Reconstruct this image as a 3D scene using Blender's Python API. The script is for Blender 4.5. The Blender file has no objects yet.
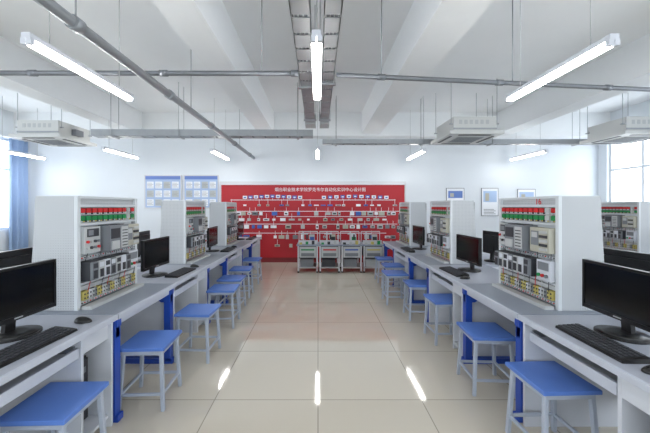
import bpy, bmesh, math, random
from mathutils import Vector, Matrix, Euler
random.seed(4)
S=bpy.context.scene
def lin(c):
    return tuple(((v/255)/12.92 if v/255<=0.04045 else ((v/255+0.055)/1.055)**2.4) for v in c)+(1,)
MATS={}
def mat(name,col,rough=0.5,metal=0.0,emit=0,noise=0.0,nscale=8,bump=0):
    if name in MATS: return MATS[name]
    m=bpy.data.materials.new(name); m.use_nodes=True
    nt=m.node_tree; b=nt.nodes['Principled BSDF']
    b.inputs['Base Color'].default_value=lin(col)
    b.inputs['Roughness'].default_value=rough
    b.inputs['Metallic'].default_value=metal
    if emit:
        b.inputs['Emission Color'].default_value=lin(col); b.inputs['Emission Strength'].default_value=emit
    if noise:
        tc=nt.nodes.new('ShaderNodeTexCoord'); n=nt.nodes.new('ShaderNodeTexNoise'); n.inputs['Scale'].default_value=nscale
        n.inputs['Detail'].default_value=4
        mx=nt.nodes.new('ShaderNodeMix'); mx.data_type='RGBA'
        c=lin(col); mx.inputs['A'].default_value=tuple(v*(1-noise) for v in c[:3])+(1,); mx.inputs['B'].default_value=tuple(min(1,v*(1+noise)) for v in c[:3])+(1,)
        nt.links.new(tc.outputs['Object'],n.inputs['Vector']); nt.links.new(n.outputs['Fac'],mx.inputs['Factor']); nt.links.new(mx.outputs['Result'],b.inputs['Base Color'])
    MATS[name]=m; return m
def dotmat(name,col,dot,pitch,rad,rough=0.5):
    m=mat(name,col,rough); nt=m.node_tree; b=nt.nodes['Principled BSDF']
    tc=nt.nodes.new('ShaderNodeTexCoord')
    sc=nt.nodes.new('ShaderNodeVectorMath'); sc.operation='SCALE'; sc.inputs['Scale'].default_value=1/pitch
    fr=nt.nodes.new('ShaderNodeVectorMath'); fr.operation='FRACTION'
    sb=nt.nodes.new('ShaderNodeVectorMath'); sb.operation='SUBTRACT'; sb.inputs[1].default_value=(.5,.5,.5)
    ab=nt.nodes.new('ShaderNodeSeparateXYZ')
    L=nt.links
    L.new(tc.outputs['Object'],sc.inputs[0]); L.new(sc.outputs[0],fr.inputs[0]); L.new(fr.outputs[0],sb.inputs[0]); L.new(sb.outputs[0],ab.inputs[0])
    def ma(op,a,bb):
        n=nt.nodes.new('ShaderNodeMath'); n.operation=op
        for i,v in enumerate((a,bb)):
            if isinstance(v,(int,float)): n.inputs[i].default_value=v
            else: L.new(v,n.inputs[i])
        return n.outputs[0]
    ax=ma('ABSOLUTE',ab.outputs['X'],0); ay=ma('ABSOLUTE',ab.outputs['Y'],0); az=ma('ABSOLUTE',ab.outputs['Z'],0)
    ix=ma('LESS_THAN',ax,rad); iy=ma('LESS_THAN',ay,rad); iz=ma('LESS_THAN',az,rad)
    hor=ma('MULTIPLY',ix,iz); hor2=ma('MULTIPLY',iy,iz)
    nrm=nt.nodes.new('ShaderNodeSeparateXYZ'); L.new(tc.outputs['Normal'],nrm.inputs[0])
    nx=ma('GREATER_THAN',ma('ABSOLUTE',nrm.outputs['X'],0),0.7)
    nyy=ma('SUBTRACT',1,nx)
    f=ma('ADD',ma('MULTIPLY',hor2,nx),ma('MULTIPLY',hor,nyy))
    mx=nt.nodes.new('ShaderNodeMix'); mx.data_type='RGBA'; mx.inputs['A'].default_value=lin(col); mx.inputs['B'].default_value=lin(dot)
    L.new(f,mx.inputs['Factor']); L.new(mx.outputs['Result'],b.inputs['Base Color'])
    return m
class MB:
    def __init__(s): s.bm=bmesh.new(); s.mats=[]
    def mi(s,m):
        if m not in s.mats: s.mats.append(m)
        return s.mats.index(m)
    def box(s,x0,x1,y0,y1,z0,z1,m,rot=None,piv=None):
        i=s.mi(m)
        vs=[s.bm.verts.new((x,y,z)) for z in (z0,z1) for y in (y0,y1) for x in (x0,x1)]
        if rot:
            p=Vector(piv) if piv else Vector(((x0+x1)/2,(y0+y1)/2,(z0+z1)/2))
            R=Euler(rot).to_matrix()
            for v in vs: v.co=p+R@(v.co-p)
        for f in ((0,2,3,1),(4,5,7,6),(0,1,5,4),(2,6,7,3),(0,4,6,2),(1,3,7,5)):
            fc=s.bm.faces.new([vs[k] for k in f]); fc.material_index=i
        return vs
    def hexa(s,pts,m):
        i=s.mi(m); vs=[s.bm.verts.new(p) for p in pts]
        for f in ((0,2,3,1),(4,5,7,6),(0,1,5,4),(2,6,7,3),(0,4,6,2),(1,3,7,5)):
            fc=s.bm.faces.new([vs[k] for k in f]); fc.material_index=i
    def cyl(s,p0,p1,r,m,n=12,r1=None):
        i=s.mi(m); p0=Vector(p0);p1=Vector(p1); d=(p1-p0).normalized()
        a=d.orthogonal().normalized(); b=d.cross(a); r1=r if r1 is None else r1
        A=[];B=[]
        for k in range(n):
            t=2*math.pi*k/n; o=a*math.cos(t)+b*math.sin(t)
            A.append(s.bm.verts.new(p0+o*r)); B.append(s.bm.verts.new(p1+o*r1))
        for k in range(n):
            f=s.bm.faces.new((A[k],A[(k+1)%n],B[(k+1)%n],B[k])); f.material_index=i; f.smooth=True
        f=s.bm.faces.new(A[::-1]); f.material_index=i
        f=s.bm.faces.new(B); f.material_index=i
    def bar(s,p0,p1,w,h,m):
        p0=Vector(p0);p1=Vector(p1)
        pts=[]
        for p in (p0,p1):
            for dy in (-h/2,h/2):
                for dx in (-w/2,w/2): pts.append((p.x+dx,p.y+dy,p.z))
        s.hexa(pts,m)
    def mesh(s,name):
        bmesh.ops.recalc_face_normals(s.bm,faces=s.bm.faces)
        me=bpy.data.meshes.new(name); s.bm.to_mesh(me); s.bm.free()
        for m in s.mats: me.materials.append(m)
        return me
def place(me,name,loc=(0,0,0),rz=0,bev=0,parent=None):
    o=bpy.data.objects.new(name,me); S.collection.objects.link(o); o.location=loc; o.rotation_euler=(0,0,rz)
    if bev:
        b=o.modifiers.new('bevel','BEVEL'); b.width=bev; b.segments=2; b.limit_method='ANGLE'
    if parent: o.parent=parent
    return o
# ---------- materials
wallM=mat('wall_paint',(216,222,228),.7,noise=.02,nscale=3)
ceilM=mat('ceiling_paint',(236,239,241),.8,noise=.03,nscale=2)
beamM=mat('beam_paint',(234,237,239),.8,noise=.02)
white=mat('white_laminate',(203,207,215),.4)
deskM=mat('desk_top_laminate',(164,169,182),.35,noise=.03,nscale=30)
benchM=mat('bench_top',(138,146,160),.4,noise=.03,nscale=30)
edgeM=mat('desk_edge',(188,193,205),.4)
blue=mat('blue_steel',(34,72,168),.35)
seatM=mat('stool_seat_blue',(86,124,200),.4,noise=.04,nscale=20)
stoolM=mat('stool_leg_steel',(172,181,196),.35,metal=.1)
steel=mat('galvanised_steel',(160,164,168),.4,metal=.5,noise=.1,nscale=10)
pipeM=mat('steel_pipe',(120,124,130),.4,metal=.5,noise=.1,nscale=6)
black=mat('black_plastic',(14,14,16),.35)
scrM=mat('screen_glass',(6,7,9),.12)
dark=mat('dark_grey',(50,52,58),.5)
grey=mat('mid_grey',(120,124,130),.5)
lgrey=mat('light_grey',(182,185,186),.5)
beige=mat('device_beige',(176,174,160),.5)
tubeM=mat('tube_glow',(255,252,247),.3,emit=28)
redB=mat('red_button',(195,30,32),.35); greenB=mat('green_button',(18,132,70),.35); yel=mat('yellow_terminal',(192,178,100),.5)
boardM=mat('red_board',(172,18,33),.5,noise=.04,nscale=1.5)
frameM=mat('aluminium_frame',(198,198,202),.35,metal=.3)
perf=dotmat('perforated_sheet',(182,186,190),(148,152,157),.018,.2)
panelM=mat('panel_white',(203,208,212),.4)
skyB=mat('blue_print',(60,95,175),.5); paper=mat('paper_white',(232,235,240),.6)
curtM=mat('curtain_blue',(160,186,224),.8)
acM=mat('aircon_white',(203,204,202),.45)
glassM=mat('window_frame_white',(215,220,225),.4)
# floor
fm=mat('floor_tile',(205,196,180),.1); nt=fm.node_tree; b=nt.nodes['Principled BSDF']
tc=nt.nodes.new('ShaderNodeTexCoord'); br=nt.nodes.new('ShaderNodeTexBrick')
br.offset=0; br.inputs['Scale'].default_value=1; br.inputs['Brick Width'].default_value=.8; br.inputs['Row Height'].default_value=.8
br.inputs['Mortar Size'].default_value=.004; br.inputs['Color1'].default_value=lin((208,201,187)); br.inputs['Color2'].default_value=lin((203,196,182)); br.inputs['Mortar'].default_value=lin((158,152,139))
no=nt.nodes.new('ShaderNodeTexNoise'); no.inputs['Scale'].default_value=5; no.inputs['Detail'].default_value=6
mr=nt.nodes.new('ShaderNodeMapRange'); mr.inputs['To Min'].default_value=.03; mr.inputs['To Max'].default_value=.08
nt.links.new(tc.outputs['Object'],br.inputs['Vector']); nt.links.new(br.outputs['Color'],b.inputs['Base Color'])
nt.links.new(tc.outputs['Object'],no.inputs['Vector']); nt.links.new(no.outputs['Fac'],mr.inputs['Value']); nt.links.new(mr.outputs['Result'],b.inputs['Roughness'])
b.inputs['IOR'].default_value=1.8
# ---------- room
XL,XR,Y0,Y1,H=-7.8,7.5,-4.0,8.3,3.9
def single(name,boxes,loc=(0,0,0),bev=0):
    m=MB()
    for bx in boxes: m.box(*bx)
    return place(m.mesh(name),name,loc,0,bev)
single('floor',[(XL-.2,XR+.2,Y0-.2,Y1+.2,-.1,0,fm)])
single('ceiling',[(XL-.2,XR+.2,Y0-.2,Y1+.2,H,H+.1,ceilM)])
single('wall_back',[(XL-.2,XR+.2,Y1,Y1+.2,0,H,wallM)])
fill_wins=[(-6.8,-3.4),(-1.8,1.8),(3.2,6.6)]  # unseen window openings added behind the camera for frontal fill light
bx=[(XL-.2,XR+.2,Y0-.2,Y0,0,.9,wallM),(XL-.2,XR+.2,Y0-.2,Y0,3.2,H,wallM)]; prev=XL-.2
for a,c in fill_wins: bx.append((prev,a,Y0-.2,Y0,.9,3.2,wallM)); prev=c
bx.append((prev,XR+.2,Y0-.2,Y0,.9,3.2,wallM)); single('wall_front',bx)
wins=[(-3.6,-1.4),(-.6,1.6),(2.4,4.6),(5.6,8.05)]
def sidewall(name,xa,xb):
    bx=[(xa,xb,Y0,Y1,0,.9,wallM),(xa,xb,Y0,Y1,3.2,H,wallM)]
    prev=Y0
    for a,c in wins: bx.append((xa,xb,prev,a,.9,3.2,wallM)); prev=c
    bx.append((xa,xb,prev,Y1,.9,3.2,wallM))
    single(name,bx)
sidewall('wall_left',XL-.2,XL); sidewall('wall_right',XR,XR+.2)
n=1
for xc in (XL-.1,XR+.1):
    for a,c in wins:
        f=[(xc-.03,xc+.03,a,c,.9,.96,glassM),(xc-.03,xc+.03,a,c,3.14,3.2,glassM),(xc-.03,xc+.03,a,c,2.4,2.45,glassM)]
        for t in range(4):
            y=a+(c-a-.05)*t/3; f.append((xc-.029,xc+.029,y,y+.05,.92,3.18,glassM))
        single('window_%d'%n,f); n+=1
for a,c in fill_wins:
    f=[(a,c,Y0-.13,Y0-.07,.9,.96,glassM),(a,c,Y0-.13,Y0-.07,3.14,3.2,glassM)]
    for t in range(4):
        x=a+(c-a-.05)*t/3; f.append((x,x+.05,Y0-.129,Y0-.071,.92,3.18,glassM))
    single('window_%d'%n,f); n+=1  # frames of the added fill-light openings in the front wall
single('baseboard_back',[(XL+.01,XR-.01,Y1-.015,Y1,0,.1,mat('baseboard_tile',(150,140,125),.3))])
# beams
single('ceiling_beam',[(-1.5,-1.12,Y0,Y1-.36,3.35,H,beamM)])
single('ceiling_beam.001',[(1.12,1.58,Y0,Y1-.36,3.35,H,beamM)])
single('ceiling_beam.002',[(XL,XR,Y1-.35,Y1,3.3,H,beamM)])
single('ceiling_beam.003',[(-4.9,-4.5,Y0,Y1-.36,3.35,H,beamM)])
single('ceiling_beam.004',[(4.6,5.0,Y0,Y1-.36,3.35,H,beamM)])
# curtains
def curtain(name,x,y0,y1,z0,z1):
    bm=bmesh.new(); N=90; cols=[]
    for i in range(N+1):
        t=i/N; y=y0+(y1-y0)*t; dx=.045*math.sin(t*(y1-y0)*42)+.012*math.sin(t*37)
        cols.append((bm.verts.new((x+dx,y,z0)),bm.verts.new((x+dx*.8,y,z1))))
    for i in range(N):
        f=bm.faces.new((cols[i][0],cols[i+1][0],cols[i+1][1],cols[i][1])); f.smooth=True
    me=bpy.data.meshes.new(name); bm.to_mesh(me); bm.free(); me.materials.append(curtM)
    o=place(me,name); md=o.modifiers.new('solid','SOLIDIFY'); md.thickness=.006
curtain('curtain',XL+.1,7.72,8.2,.12,3.19); curtain('curtain.001',XL+.1,5.3,6.3,.12,3.19)
curtain('curtain.002',XR-.1,5.2,6.2,.12,3.19); curtain('curtain.003',XR-.1,4.2,4.9,.12,3.19); curtain('curtain.004',XL+.1,2.1,2.7,.12,3.19)
single('curtain_rail',[(XL+.001,XL+.12,2.0,8.25,3.21,3.25,glassM)]); single('curtain_rail.001',[(XR-.12,XR-.001,2.0,8.25,3.21,3.25,glassM)])
# ---------- lamps
def lampmesh(L,zh):
    m=MB()
    m.box(-.033,.033,-L/2,L/2,.03,.07,white)
    for x in (-.022,.022):
        m.cyl((x,-L/2+.03,.008),(x,L/2-.03,.008),.017,tubeM,10)
        for e in (-1,1): m.box(x-.018,x+.018,e*(L/2-.015)-.015,e*(L/2-.015)+.015,-.012,.03,white)
    for y in (-L/2+.2,L/2-.2): m.cyl((0,y,.07),(0,y,zh),.004,lgrey,6)
    return m.mesh('fluorescent_lamp')
lz=2.68
LM=lampmesh(1.25,H-lz)
LMb=lampmesh(1.25,3.35-lz)
for (x,y) in [(-2.1,2.85),(2.15,2.87),(-0.01,2.82),(-.01,7.15),(-4.5,7.1),(-6.9,7.2),(-2.3,7.3),(2.3,7.3),(5.0,7.4),(-5.4,2.4),(5.6,2.4),(-2.1,-1.2),(2.15,-1.2),(-.01,-1.2),(-5.4,-1.2),(5.6,-1.2)]:
    hi=any(a<=x<=c for a,c in((-4.9,-4.5),(4.6,5.0)))
    place(LMb if hi else LM,'fluorescent_lamp',(x,y,lz))
# ---------- trays & pipes
def tray(name,p0,p1,w,h,hang,drop=H,box=False):
    p0=Vector(p0);p1=Vector(p1);L=(p1-p0).length; m=MB()
    m.box(-w/2,-w/2+.008,0,L,0,h,steel); m.box(w/2-.008,w/2,0,L,0,h,steel)
    y=0
    while y<L:
        m.box(-w/2,w/2,y,min(L,y+.2),0,.008,steel); y+=.24
    for cxx in (-.25,.0,.25): m.cyl((w*cxx,0,.022),(w*cxx,L,.022),.012,grey,8)
    for y in hang:
        m.box(-w/2-.03,w/2+.03,y-.02,y+.02,-.02,0,steel)
        for sx in (-1,1): m.cyl((sx*(w/2+.02),y,-.02),(sx*(w/2+.02),y,drop-p0.z),.005,steel,6)
    if box: m.box(-w/2-.015,w/2+.015,L-.25,L+.05,-.03,h+.03,lgrey)
    d=p1-p0; o=place(m.mesh(name),name,p0,-math.atan2(d.x,d.y)); return o
tray('cable_tray',(-.13,-3.9,2.92),(-.13,5.5,2.92),.15,.1,[.6,2.2,4.0,5.9,7.6,9.0],H,True)
tray('cable_tray.001',(.11,-3.9,2.92),(.11,5.5,2.92),.13,.1,[.5,2.1,3.9,5.8,7.5,9.0],H,True)
tray('cable_tray.002',(-.1,6.15,2.86),(-4.4,6.1,2.86),.2,.13,[.3,2.6,3.9],H)
tray('cable_tray.003',(.1,6.85,2.86),(6.2,6.85,2.86),.16,.1,[.3,2.2,3.7,5.6],H)
def pipe(name,pts,r,rods,m_=pipeM,coup=True):
    m=MB()
    for a,c in zip(pts[:-1],pts[1:]):
        a=Vector(a);c=Vector(c); m.cyl(a,c,r,m_,14)
        if coup:
            L=(c-a).length; d=(c-a)/L; t=.5
            while t<L: m.cyl(a+d*(t-.04),a+d*(t+.04),r*1.3,m_,14); t+=1.4
    for p in rods: m.cyl((p[0],p[1],p[2]),(p[0],p[1],H if len(p)<4 else p[3]),.006,steel,6)
    return place(m.mesh(name),name)
pipe('conduit_pipe',[(-1.72,-3.9,2.79),(-1.72,8.29,2.79)],.04,[(-1.72,y,2.79) for y in(-2,.5,2.2,4.2,6.8)],mat('pipe_light',(150,154,158),.4,metal=.4))
pipe('conduit_pipe.001',[(-7.75,3.3,2.92),(-.22,3.32,2.92)],.026,[(x,3.31,2.92) for x in(-6,-3.6,-.6)])
pipe('conduit_pipe.002',[(.2,3.36,2.92),(7.4,4.15,2.92)],.026,[(2.25,3.585,2.92),(4.2,3.8,2.92),(.7,3.415,2.92)])
# ---------- air conditioners
def acmesh():
    m=MB()
    m.box(-.4,.4,-.42,.42,.06,.34,acM)
    m.box(-.5,.5,-.5,.5,0,.06,acM)
    m.box(-.26,.26,-.26,.26,-.012,0,lgrey)
    for i in range(9): m.box(-.25,.25,-.24+i*.055,-.222+i*.055,-.018,-.012,grey)
    for s_ in(-1,1):
        m.box(-.3,.3,s_*.4-.025,s_*.4+.025,-.008,0,dark); m.box(s_*.4-.025,s_*.4+.025,-.3,.3,-.008,0,dark)
    m.box(-.405,.405,-.43,-.42,.1,.13,steel); m.box(.402,.5,-.1,.1,.12,.24,grey)
    for i in range(6): m.box(-.3+i*.1,-.24+i*.1,-.424,-.42,.2,.28,lgrey)
    for x in(-.43,.43):
        for y in(-.38,.38): m.box(x-.03,x+.03,y-.02,y+.02,.2,.22,steel); m.cyl((x,y,.2),(x,y,H-2.83),.006,steel,6)
    return m.mesh('ceiling_air_conditioner')
AC=acmesh()
for x,y in [(-5.45,6.45),(2.93,6.2),(6.15,6.2)]:
    place(AC,'ceiling_air_conditioner',(x,y,2.83),0,.004)
# ---------- training bench
def benchmesh():
    m=MB(); L=.43
    m.box(-.375,.375,-L,L,.722,.75,benchM); m.box(.36,.378,-L,L,.715,.752,edgeM)
    for y in(-L+.03,L-.03):
        m.box(.29,.35,y-.03,y+.03,.03,.715,blue); m.box(-.35,-.29,y-.03,y+.03,.03,.715,blue)
        m.box(-.37,.37,y-.03,y+.03,0,.045,blue); m.box(-.36,.36,y-.025,y+.025,.655,.72,blue)
        m.hexa([(.26,y-.02,.58),(.35,y-.02,.58),(.26,y+.02,.58),(.35,y+.02,.58),(.12,y-.02,.66),(.35,y-.02,.66),(.12,y+.02,.66),(.35,y+.02,.66)],blue)
    m.box(.3,.34,-L+.05,L-.05,.66,.71,edgeM); m.box(-.34,-.3,-L+.05,L-.05,.66,.71,blue)
    m.box(-.34,-.3,-L+.05,L-.05,.25,.31,blue)
    m.box(-.345,-.335,-L+.06,L-.06,.3,.66,lgrey)
    w=.35; zb,zt=.752,1.57
    xf=.0
    for s_ in(-1,1):
        y0,y1=(s_*w-.012,s_*w+.012)
        m.hexa([(-.31,y0,zb),(xf+.02,y0,zb),(-.31,y1,zb),(xf+.02,y1,zb),(-.26,y0,zt),(xf+.02,y0,zt),(-.26,y1,zt),(xf+.02,y1,zt)],perf)
        m.box(xf+.015,xf+.04,s_*w-.016,s_*w+.016,zb,zt,panelM)
    m.box(-.27,xf+.03,-w,w,zt-.015,zt+.005,panelM)
    m.box(xf-.01,xf,-w+.012,w-.012,zb+.01,zt-.02,panelM)
    m.box(-.29,-.28,-w+.012,w-.012,zb+.01,zt-.02,perf)
    m.box(xf,xf+.014,-w+.01,w-.01,1.505,1.56,perf)
    for z in(1.50,1.365,1.12,.93,.79): m.box(xf,xf+.035,-w+.012,w-.012,z-.008,z+.008,panelM)
    m.box(xf,xf+.018,-w+.015,w-.015,1.375,1.49,lgrey)
    for i in range(11):
        y=-.305+i*.061
        for j,z in enumerate((1.462,1.405)):
            mm=(redB if j==0 else greenB)
            if i in(9,): mm=lgrey
            m.box(xf+.018,xf+.024,y-.0275,y+.0275,z-.025,z+.025,lgrey if i==9 else dark)
            m.box(xf+.024,xf+.034,y-.0225,y+.0225,z-.012,z+.021,mm)
            m.cyl((xf+.03,y-.01,z-.019),(xf+.036,y-.01,z-.019),.006,panelM,6); m.cyl((xf+.03,y+.01,z-.019),(xf+.036,y+.01,z-.019),.006,(yel if j else panelM),6)
    m.box(xf,xf+.06,-.325,-.16,1.15,1.345,lgrey); m.box(xf+.06,xf+.064,-.3,-.18,1.27,1.33,dark); m.box(xf+.064,xf+.066,-.29,-.24,1.28,1.32,grey)
    for r in range(2):
        for i in range(4): m.cyl((xf+.06,-.3+i*.038,1.235-r*.045),(xf+.075,-.3+i*.038,1.235-r*.045),.011,(redB,lgrey,dark,grey)[(i+r)%4],8)
    m.box(xf,xf+.12,-.14,.1,1.14,1.345,grey); m.box(xf+.12,xf+.125,-.125,-.02,1.24,1.32,dark); m.box(xf+.12,xf+.13,-.12,-.03,1.155,1.22,lgrey); m.box(xf+.12,xf+.124,.0,.09,1.155,1.33,lgrey)
    for i in range(6): m.box(xf+.124,xf+.126,.01,.08,1.17+i*.025,1.178+i*.025,dark)
    for i in range(6): m.box(xf+.02,xf+.1,-.13+i*.037,-.11+i*.037,1.345,1.35,dark)
    m.box(xf,xf+.08,.125,.325,1.15,1.335,beige); m.box(xf+.08,xf+.084,.14,.22,1.2,1.31,grey); m.box(xf+.084,xf+.086,.15,.21,1.26,1.3,lgrey)
    for i in range(5): m.box(xf+.08,xf+.09,.235,.31,1.165+i*.032,1.185+i*.032,(lgrey,dark)[i%2])
    for i in range(24):
        y=-.32+i*.0278
        m.cyl((xf+.035,y,1.12),(xf+.042,y,1.12),.005,(redB,dark,grey,dark)[i%4],6); m.cyl((xf+.035,y,.79),(xf+.042,y,.79),.005,(dark,redB)[i%2],6)
    m.box(xf,xf+.09,-.315,.16,.95,1.09,dark)
    for i in range(7):
        y=-.31+i*.067; m.box(xf+.09,xf+.11,y,y+.061,.955,1.085,(grey,lgrey,white)[i%3]); m.box(xf+.11,xf+.112,y+.006,y+.052,1.04,1.075,(white if i%2 else dark))
        m.box(xf+.11,xf+.116,y+.01,y+.045,.965,1.025,dark)
    m.box(xf,xf+.07,.185,.325,.945,1.095,white); m.box(xf+.07,xf+.074,.2,.31,1.02,1.08,grey)
    for i in range(3): m.cyl((xf+.07,.215+i*.04,.98),(xf+.085,.215+i*.04,.98),.013,(greenB,redB,grey)[i],8)
    m.box(xf,xf+.04,-.33,.33,.885,.915,lgrey)
    for i in range(22):
        y=-.32+i*.0293
        m.box(xf,xf+.05,y,y+.022,.81,.875,(yel,lgrey,yel,grey,white)[(i*7)%5])
        m.cyl((xf+.05,y+.011,.855),(xf+.054,y+.011,.855),.007,dark,6); m.cyl((xf+.05,y+.011,.825),(xf+.054,y+.011,.825),.007,dark,6)
    for i in range(9):
        y=-.28+i*.07; m.cyl((xf+.05,y,.865),(xf+.06,y+.02,.96),.003,(redB,lgrey,dark)[i%3],5)
        m.cyl((xf+.03,y,1.09),(xf+.04,y+.015,1.15),.003,(dark,lgrey,grey)[i%3],5)
    m.box(.05,.12,-.34,.34,.75,.775,lgrey)
    return m.mesh('training_bench')
BM=benchmesh()
def deskmesh():
    m=MB(); L=.465
    m.box(-.375,.375,-L,L,.722,.75,deskM); m.box(.36,.378,-L,L,.718,.752,edgeM)
    m.box(-.35,.35,-L+.01,-L+.03,0,.722,white); m.box(-.35,.35,L-.03,L-.01,0,.722,white)
    m.box(-.35,.33,L-.27,L-.25,0,.722,white)
    m.box(-.33,-.31,-L+.03,L-.27,.2,.722,white)
    m.box(-.33,.33,L-.25,L-.03,.06,.08,white); m.box(-.34,-.32,L-.25,L-.03,.06,.722,white)
    m.box(-.28,.2,L-.225,L-.055,.08,.5,black); m.box(.2,.215,L-.22,L-.06,.09,.49,dark)
    m.box(.215,.217,L-.2,L-.08,.4,.44,grey); m.cyl((.215,L-.14,.33),(.222,L-.14,.33),.012,lgrey,8)
    m.box(.3,.33,L-.25,L-.03,.6,.722,white)
    m.box(-.25,.32,-L+.04,L-.28,.6,.617,white); m.box(.305,.325,-L+.04,L-.28,.59,.65,edgeM)
    for y in(-L+.035,L-.285): m.box(-.25,.3,y-.004,y+.008,.617,.66,grey)
    return m.mesh('computer_desk')
DM=deskmesh()
def monmesh():
    m=MB(); w=.25
    m.box(-.012,.012,-w,w,.09,.4,black); m.box(-.04,-.012,-w+.06,w-.06,.15,.35,black)
    m.box(.012,.018,-w,w,.09,.115,black); m.box(.012,.018,-w,w,.384,.4,black)
    m.box(.012,.018,-w,-w+.016,.115,.385,black); m.box(.012,.018,w-.016,w,.115,.385,black)
    m.box(.0121,.014,-w+.016,w-.016,.115,.384,scrM)
    m.box(.018,.019,-.025,.025,.1,.107,lgrey)
    m.box(-.05,-.025,-.03,.03,.015,.24,black,rot=(0,.08,0))
    m.cyl((-.01,0,0),(-.01,0,.012),.125,black,28); m.cyl((-.01,0,.012),(-.01,0,.02),.12,black,28,r1=.06)
    return m.mesh('computer_monitor')
MM=monmesh()
def kbmesh():
    m=MB(); m.hexa([(-.07,-.22,0),(.07,-.22,0),(-.07,.22,0),(.07,.22,0),(-.068,-.218,.026),(.068,-.218,.014),(-.068,.218,.026),(.068,.218,.014)],black)
    for r in range(5):
        for c in range(15):
            x=-.055+r*.025; y=-.205+c*.0275; z=.024-(x+.07)*.085
            m.box(x-.01,x+.01,y-.011,y+.011,z-.002,z+.006,dark)
    return m.mesh('keyboard')
KB=kbmesh()
def mousemesh():
    bm=bmesh.new(); bmesh.ops.create_uvsphere(bm,u_segments=20,v_segments=12,radius=1)
    for v in bm.verts:
        v.co=Vector((v.co.x*.055,v.co.y*.032,max(0,v.co.z*.03+.004)))
        v.co.z*=(1-.25*(v.co.x/.055))
    for f in bm.faces: f.smooth=True
    r=bmesh.ops.create_cube(bm,size=1)
    for v in r['verts']: v.co=Vector((v.co.x*.016+.028 ,v.co.y*.007,v.co.z*.012+.022))
    me=bpy.data.meshes.new('computer_mouse'); bm.to_mesh(me); bm.free(); me.materials.append(black); return me
MO=mousemesh()
def stoolmesh():
    m=MB(); s=.17; h=.44
    m.box(-s,s,-s,s,h,h+.025,seatM); m.box(-s+.02,s-.02,-s+.02,s-.02,h-.035,h,stoolM)
    for sx in(-1,1):
        for sy in(-1,1): m.bar((sx*(s-.012),sy*(s-.012),0),(sx*(s-.035),sy*(s-.035),h-.002),.026,.026,stoolM)
    q=s-.018
    for z in(.12,):
        for e in(-1,1):
            m.box(-q,q,e*q-.009,e*q+.009,z-.01,z+.01,stoolM); m.box(e*q-.009,e*q+.009,-q,q,z-.01,z+.01,stoolM)
    return m.mesh('stool')
ST=stoolmesh()
# ---------- rows
BY=[2.575,4.375,6.175]; DY=[1.67,3.475,5.275,7.075]
def row(side,cx,bys,dys,mo=.14):
    rz=0 if side<0 else math.pi
    bs=[]
    for y in bys: bs.append(place(BM,'training_bench',(cx,y,0),rz,.002))
    for y in dys:
        place(DM,'computer_desk',(cx,y,0),rz,.002)
        s=-side
        off=mo if y>2 else .13
        place(MM,'computer_monitor',(cx,y+off,.7505),rz+random.uniform(-.06,.06))
        place(KB,'keyboard',(cx+s*.23,y-.02 if side<0 else y+.02,.7505),rz+random.uniform(-.05,.05))
        place(MO,'computer_mouse',(cx+s*.24,y+.33 if side<0 else y-.28,.7515),rz+random.uniform(-.2,.2))
    return bs
Lb=row(-1,-1.755,BY,DY,-.12); Rb=row(1,1.755,BY,DY[:3])
for sd in(-1,1):
    for y in(2.6,4.42,6.2):
        rz=math.pi if sd<0 else 0
        place(DM,'computer_desk',(sd*2.52,y,0),rz,.002)
        place(MM,'computer_monitor',(sd*2.4,y-.22,.7505),rz+.1)
        place(KB,'keyboard',(sd*2.7,y-.05,.7505),rz)
row(1,5.13,[5.28,7.08],[4.37,6.18])
row(-1,-5.3,[],[6.9])
def text(body,name,loc,rot,size,m,parent=None,ext=.001):
    c=bpy.data.curves.new(name,'FONT'); c.body=body; c.size=size; c.extrude=ext; c.align_x='CENTER'; c.align_y='CENTER'
    o=bpy.data.objects.new(name,c); S.collection.objects.link(o); o.location=loc; o.rotation_euler=rot; c.materials.append(m); 
    if parent: o.parent=parent
    return o
text('16','number_label',(.018,.13,1.533),(math.pi/2,0,math.pi/2),.07,redB,Rb[0])
for x,y,r in [(-1.3,2.42,.05),(-1.2,3.12,-.04),(-1.2,3.95,.03),(-1.25,4.5,0),(-1.28,5.2,.03),(-1.3,6.1,0),(-1.4,1.66,.03),
              (1.4,2.6,-.05),(1.42,1.9,.04),(1.42,3.5,.04),(1.36,4.2,-.03),(1.2,4.85,.02),(1.32,5.5,.0),(1.33,6.2,.0),(4.7,5.3,0),(4.7,4.5,0)]:
    place(ST,'stool',(x,y,0),r,.004)
# ---------- red display board
bx0,bx1,bz0,bz1=-2.57,2.3,.13,2.06
m=MB(); yb=Y1-.001
m.box(bx0,bx1,yb-.06,yb,bz0,bz1,boardM)
m.box(bx0-.03,bx1+.03,yb-.09,yb,bz1,bz1+.09,frameM); m.box(bx0-.03,bx0,yb-.08,yb,0.0,bz1,frameM); m.box(bx1,bx1+.03,yb-.08,yb,0.0,bz1,frameM)
m.box(bx0,bx1,yb-.05,yb,0,bz0,mat('plinth',(120,25,32),.5))
yf=yb-.06
W=bx1-bx0
def X(u): return bx0+W*u
for z,a,c in[(1.66,.05,.95),(1.36,.04,.97),(1.22,.3,.9),(1.02,.04,.96),(.78,.1,.9)]:
    m.box(X(a),X(c),yf-.006,yf,z-.007,z+.007,paper)
for g0,g1 in((.13,.43),(.56,.9)):
    for i in range(11):
        t=i/10; x=X(g0+(g1-g0)*t); z=1.72-.06*abs(t-.5)
        m.box(x-.055,x+.055,yf-.03,yf,z,z+.08,(paper,skyB)[i%2]); m.box(x-.03,x+.03,yf-.035,yf-.03,z+.02,z+.05,(skyB,paper)[i%2])
        m.box(x-.003,x+.003,yf-.006,yf,1.66,z,paper)
rr=random.Random(7)
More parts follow.
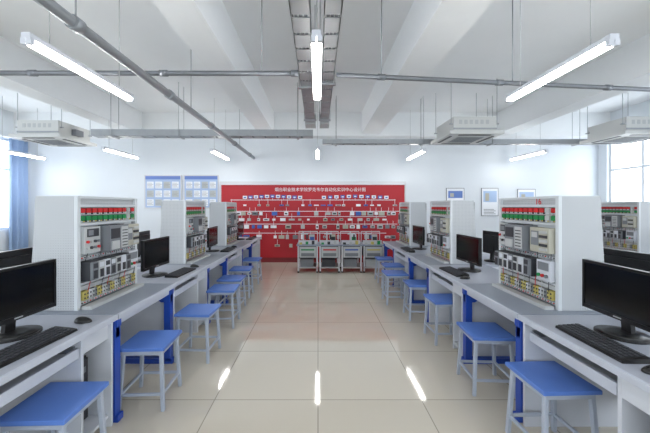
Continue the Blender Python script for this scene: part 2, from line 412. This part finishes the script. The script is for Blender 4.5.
for z,cnt,hh in((1.52,24,.06),(1.3,28,.11),(1.14,20,.08),(.95,24,.12),(.68,24,.12),(.45,12,.1)):
    for i in range(cnt):
        if rr.random()<.16: continue
        x=X(.04+.92*(i+.5)/cnt)+rr.uniform(-.03,.03); w=rr.uniform(.03,.08); h=hh*rr.uniform(.5,1)
        c=rr.choice([paper,paper,lgrey,beige,paper,grey,lgrey,skyB])
        m.box(x-w,x+w,yf-rr.uniform(.02,.07),yf,z-h/2,z+h/2,c)
        if rr.random()<.6: m.box(x-.004,x+.004,yf-.006,yf,z,z+.16,paper)
        if rr.random()<.4: m.box(x-w*.6,x+w*.6,yf-.075,yf-.06 ,z-h*.2,z+h*.2,dark)
bd=place(m.mesh('red_display_board'),'red_display_board')
text('烟台职业技术学院罗克韦尔自动化实训中心设计图','title_text',(.06,yf-.004,1.93),(math.pi/2,0,0),.11,paper,bd,.002)
# ---------- notice boards, posters
for i,(xa,xb) in enumerate(((145,182),(184,219))):
    x0=(xa-318)*8.3/310; x1=(xb-318)*8.3/310
    m=MB(); z0,z1=1.43,2.33
    m.box(x0,x1,Y1-.03,Y1-.001,z0,z1,frameM); m.box(x0+.03,x1-.03,Y1-.035,Y1-.03,z0+.03,z1-.03,mat('board_pale',(160,182,216),.5))
    m.box(x0+.03,x1-.03,Y1-.038,Y1-.035,z1-.12,z1-.03,mat('board_header',(95,122,188),.5))
    for r in range(3):
        for c in range(4):
            ww=(x1-x0-.1)/4; xx=x0+.05+c*ww; zz=z0+.06+r*.235
            m.box(xx+.02,xx+ww-.02,Y1-.038,Y1-.035,zz+.01,zz+.19,(paper,lgrey,paper)[(r+c)%3])
            for q in range(4): m.box(xx+.03,xx+ww-.03-.03*(q%2),Y1-.04,Y1-.038,zz+.04+q*.035,zz+.05+q*.035,grey)
    place(m.mesh('notice_board'),'notice_board')
pb=mat('poster_pale_blue',(165,188,220),.5)
for xa,xb,ya,yb2,c in((446,464,188,208,mat('poster_blue',(95,125,190),.5)),(481,498,188,216,pb),(517,535,189,213,pb)):
    x0=(xa-318)*8.3/310; x1=(xb-318)*8.3/310; z1=1.5+(206-ya)*8.3/310; z0=1.5+(206-yb2)*8.3/310
    m=MB(); m.box(x0,x1,Y1-.02,Y1-.001,z0,z1,grey); m.box(x0+.015,x1-.015,Y1-.023,Y1-.02,z0+.015,z1-.015,paper)
    m.box(x0+.05,x1-.05,Y1-.026,Y1-.023,(z0+z1)/2,z1-.08,c)
    for i in range(4): m.box(x0+.06,x1-.08-.04*(i%2),Y1-.025,Y1-.023,z0+.05+i*.04,z0+.065+i*.04,grey)
    m.box(x0+.1,x0+.2,Y1-.028,Y1-.026,(z0+z1)/2+.03,z1-.14,beige)
    place(m.mesh('poster'),'poster')
# ---------- automation training line
m=MB()
X0,X1,YA,YB=-.48,1.5,6.95,7.55
ht=.6
m.box(X0,X1,YA,YB,ht,ht+.03,benchM)
nb=4; w=(X1-X0)/nb; d=ht-.63
for i in range(nb):
    a=X0+i*w
    for x in(a+.02,a+w-.05):
        for y in(YA+.02,YB-.05): m.box(x,x+.03,y,y+.03,0.03,ht,frameM); m.cyl((x+.015,y+.015,0),(x+.015,y+.015,.03),.02,black,8)
    m.box(a+.02,a+w-.02,YA+.02,YB-.02,.1,.12,lgrey); m.box(a+.05,a+w-.05,YA+.03,YB-.05,.32,ht-.01,dark)
    m.box(a+.06,a+w-.06,YA+.02,YA+.03,.34,ht-.02,lgrey)
    m.box(a+.1,a+w-.1,YA+.012,YA+.02,.5,.53,(greenB,redB,skyB,yel)[i]); m.box(a+.1,a+w-.1,YA+.015,YA+.02,.37,.44,grey)
    m.box(a+.08,a+w-.12,YA+.08,YB-.1,.12,.29,(grey,dark,grey,lgrey)[i])
    m.box(a+.03,a+w-.03,YA+.2,YA+.32,.69+d,.73+d,dark); m.box(a+.03,a+w-.03,YA+.19,YA+.2,.66+d,.74+d,frameM)
    for k2 in range(3): m.box(a+.06+k2*.14,a+.12+k2*.14,YA+.05,YA+.13,.66+d,.7+.02*k2+d,(yel,greenB,dark,lgrey)[(i+k2)%4])
    x=a+.12+.06*(i%3); m.box(x,x+.03,YA+.38,YA+.41,.66+d,.93+d,frameM); m.box(x-.05,x+.13,YA+.36,YA+.39,.86+d,.89+d,frameM); m.cyl((x+.1,YA+.37,.75+d),(x+.1,YA+.37,.86+d),.02,dark,10)
    m.box(a+.28,a+.4,YA+.4,YA+.5,.66+d,.85+d,(lgrey,beige,white,lgrey)[i]); m.box(a+.29,a+.39,YA+.395,YA+.4,.72+d,.8+d,(skyB,dark,greenB,dark)[i])
    m.box(a+.02,a+.035,YA+.45,YA+.465,.66+d,.92+d,frameM); m.box(a+w-.035,a+w-.02,YA+.45,YA+.465,.66+d,.92+d,frameM); m.box(a+.02,a+w-.02,YA+.45,YA+.465,.91+d,.93+d,frameM)
place(m.mesh('automation_training_line'),'automation_training_line')
# ---------- world & camera
w=bpy.data.worlds.new('World'); S.world=w; w.use_nodes=True
bg=w.node_tree.nodes['Background']; bg.inputs['Color'].default_value=(.87,.935,1,1); bg.inputs['Strength'].default_value=5.0
cam=bpy.data.cameras.new('Camera'); co=bpy.data.objects.new('Camera',cam); S.collection.objects.link(co); S.camera=co
cam.sensor_width=36; cam.lens=310/650*36; cam.clip_start=.05
co.location=(0,0,1.5); co.rotation_euler=(math.pi/2,0,0)
cam.shift_x=7/650; cam.shift_y=-10.5/650
S.view_settings.view_transform='Standard'
S.view_settings.exposure=0.0
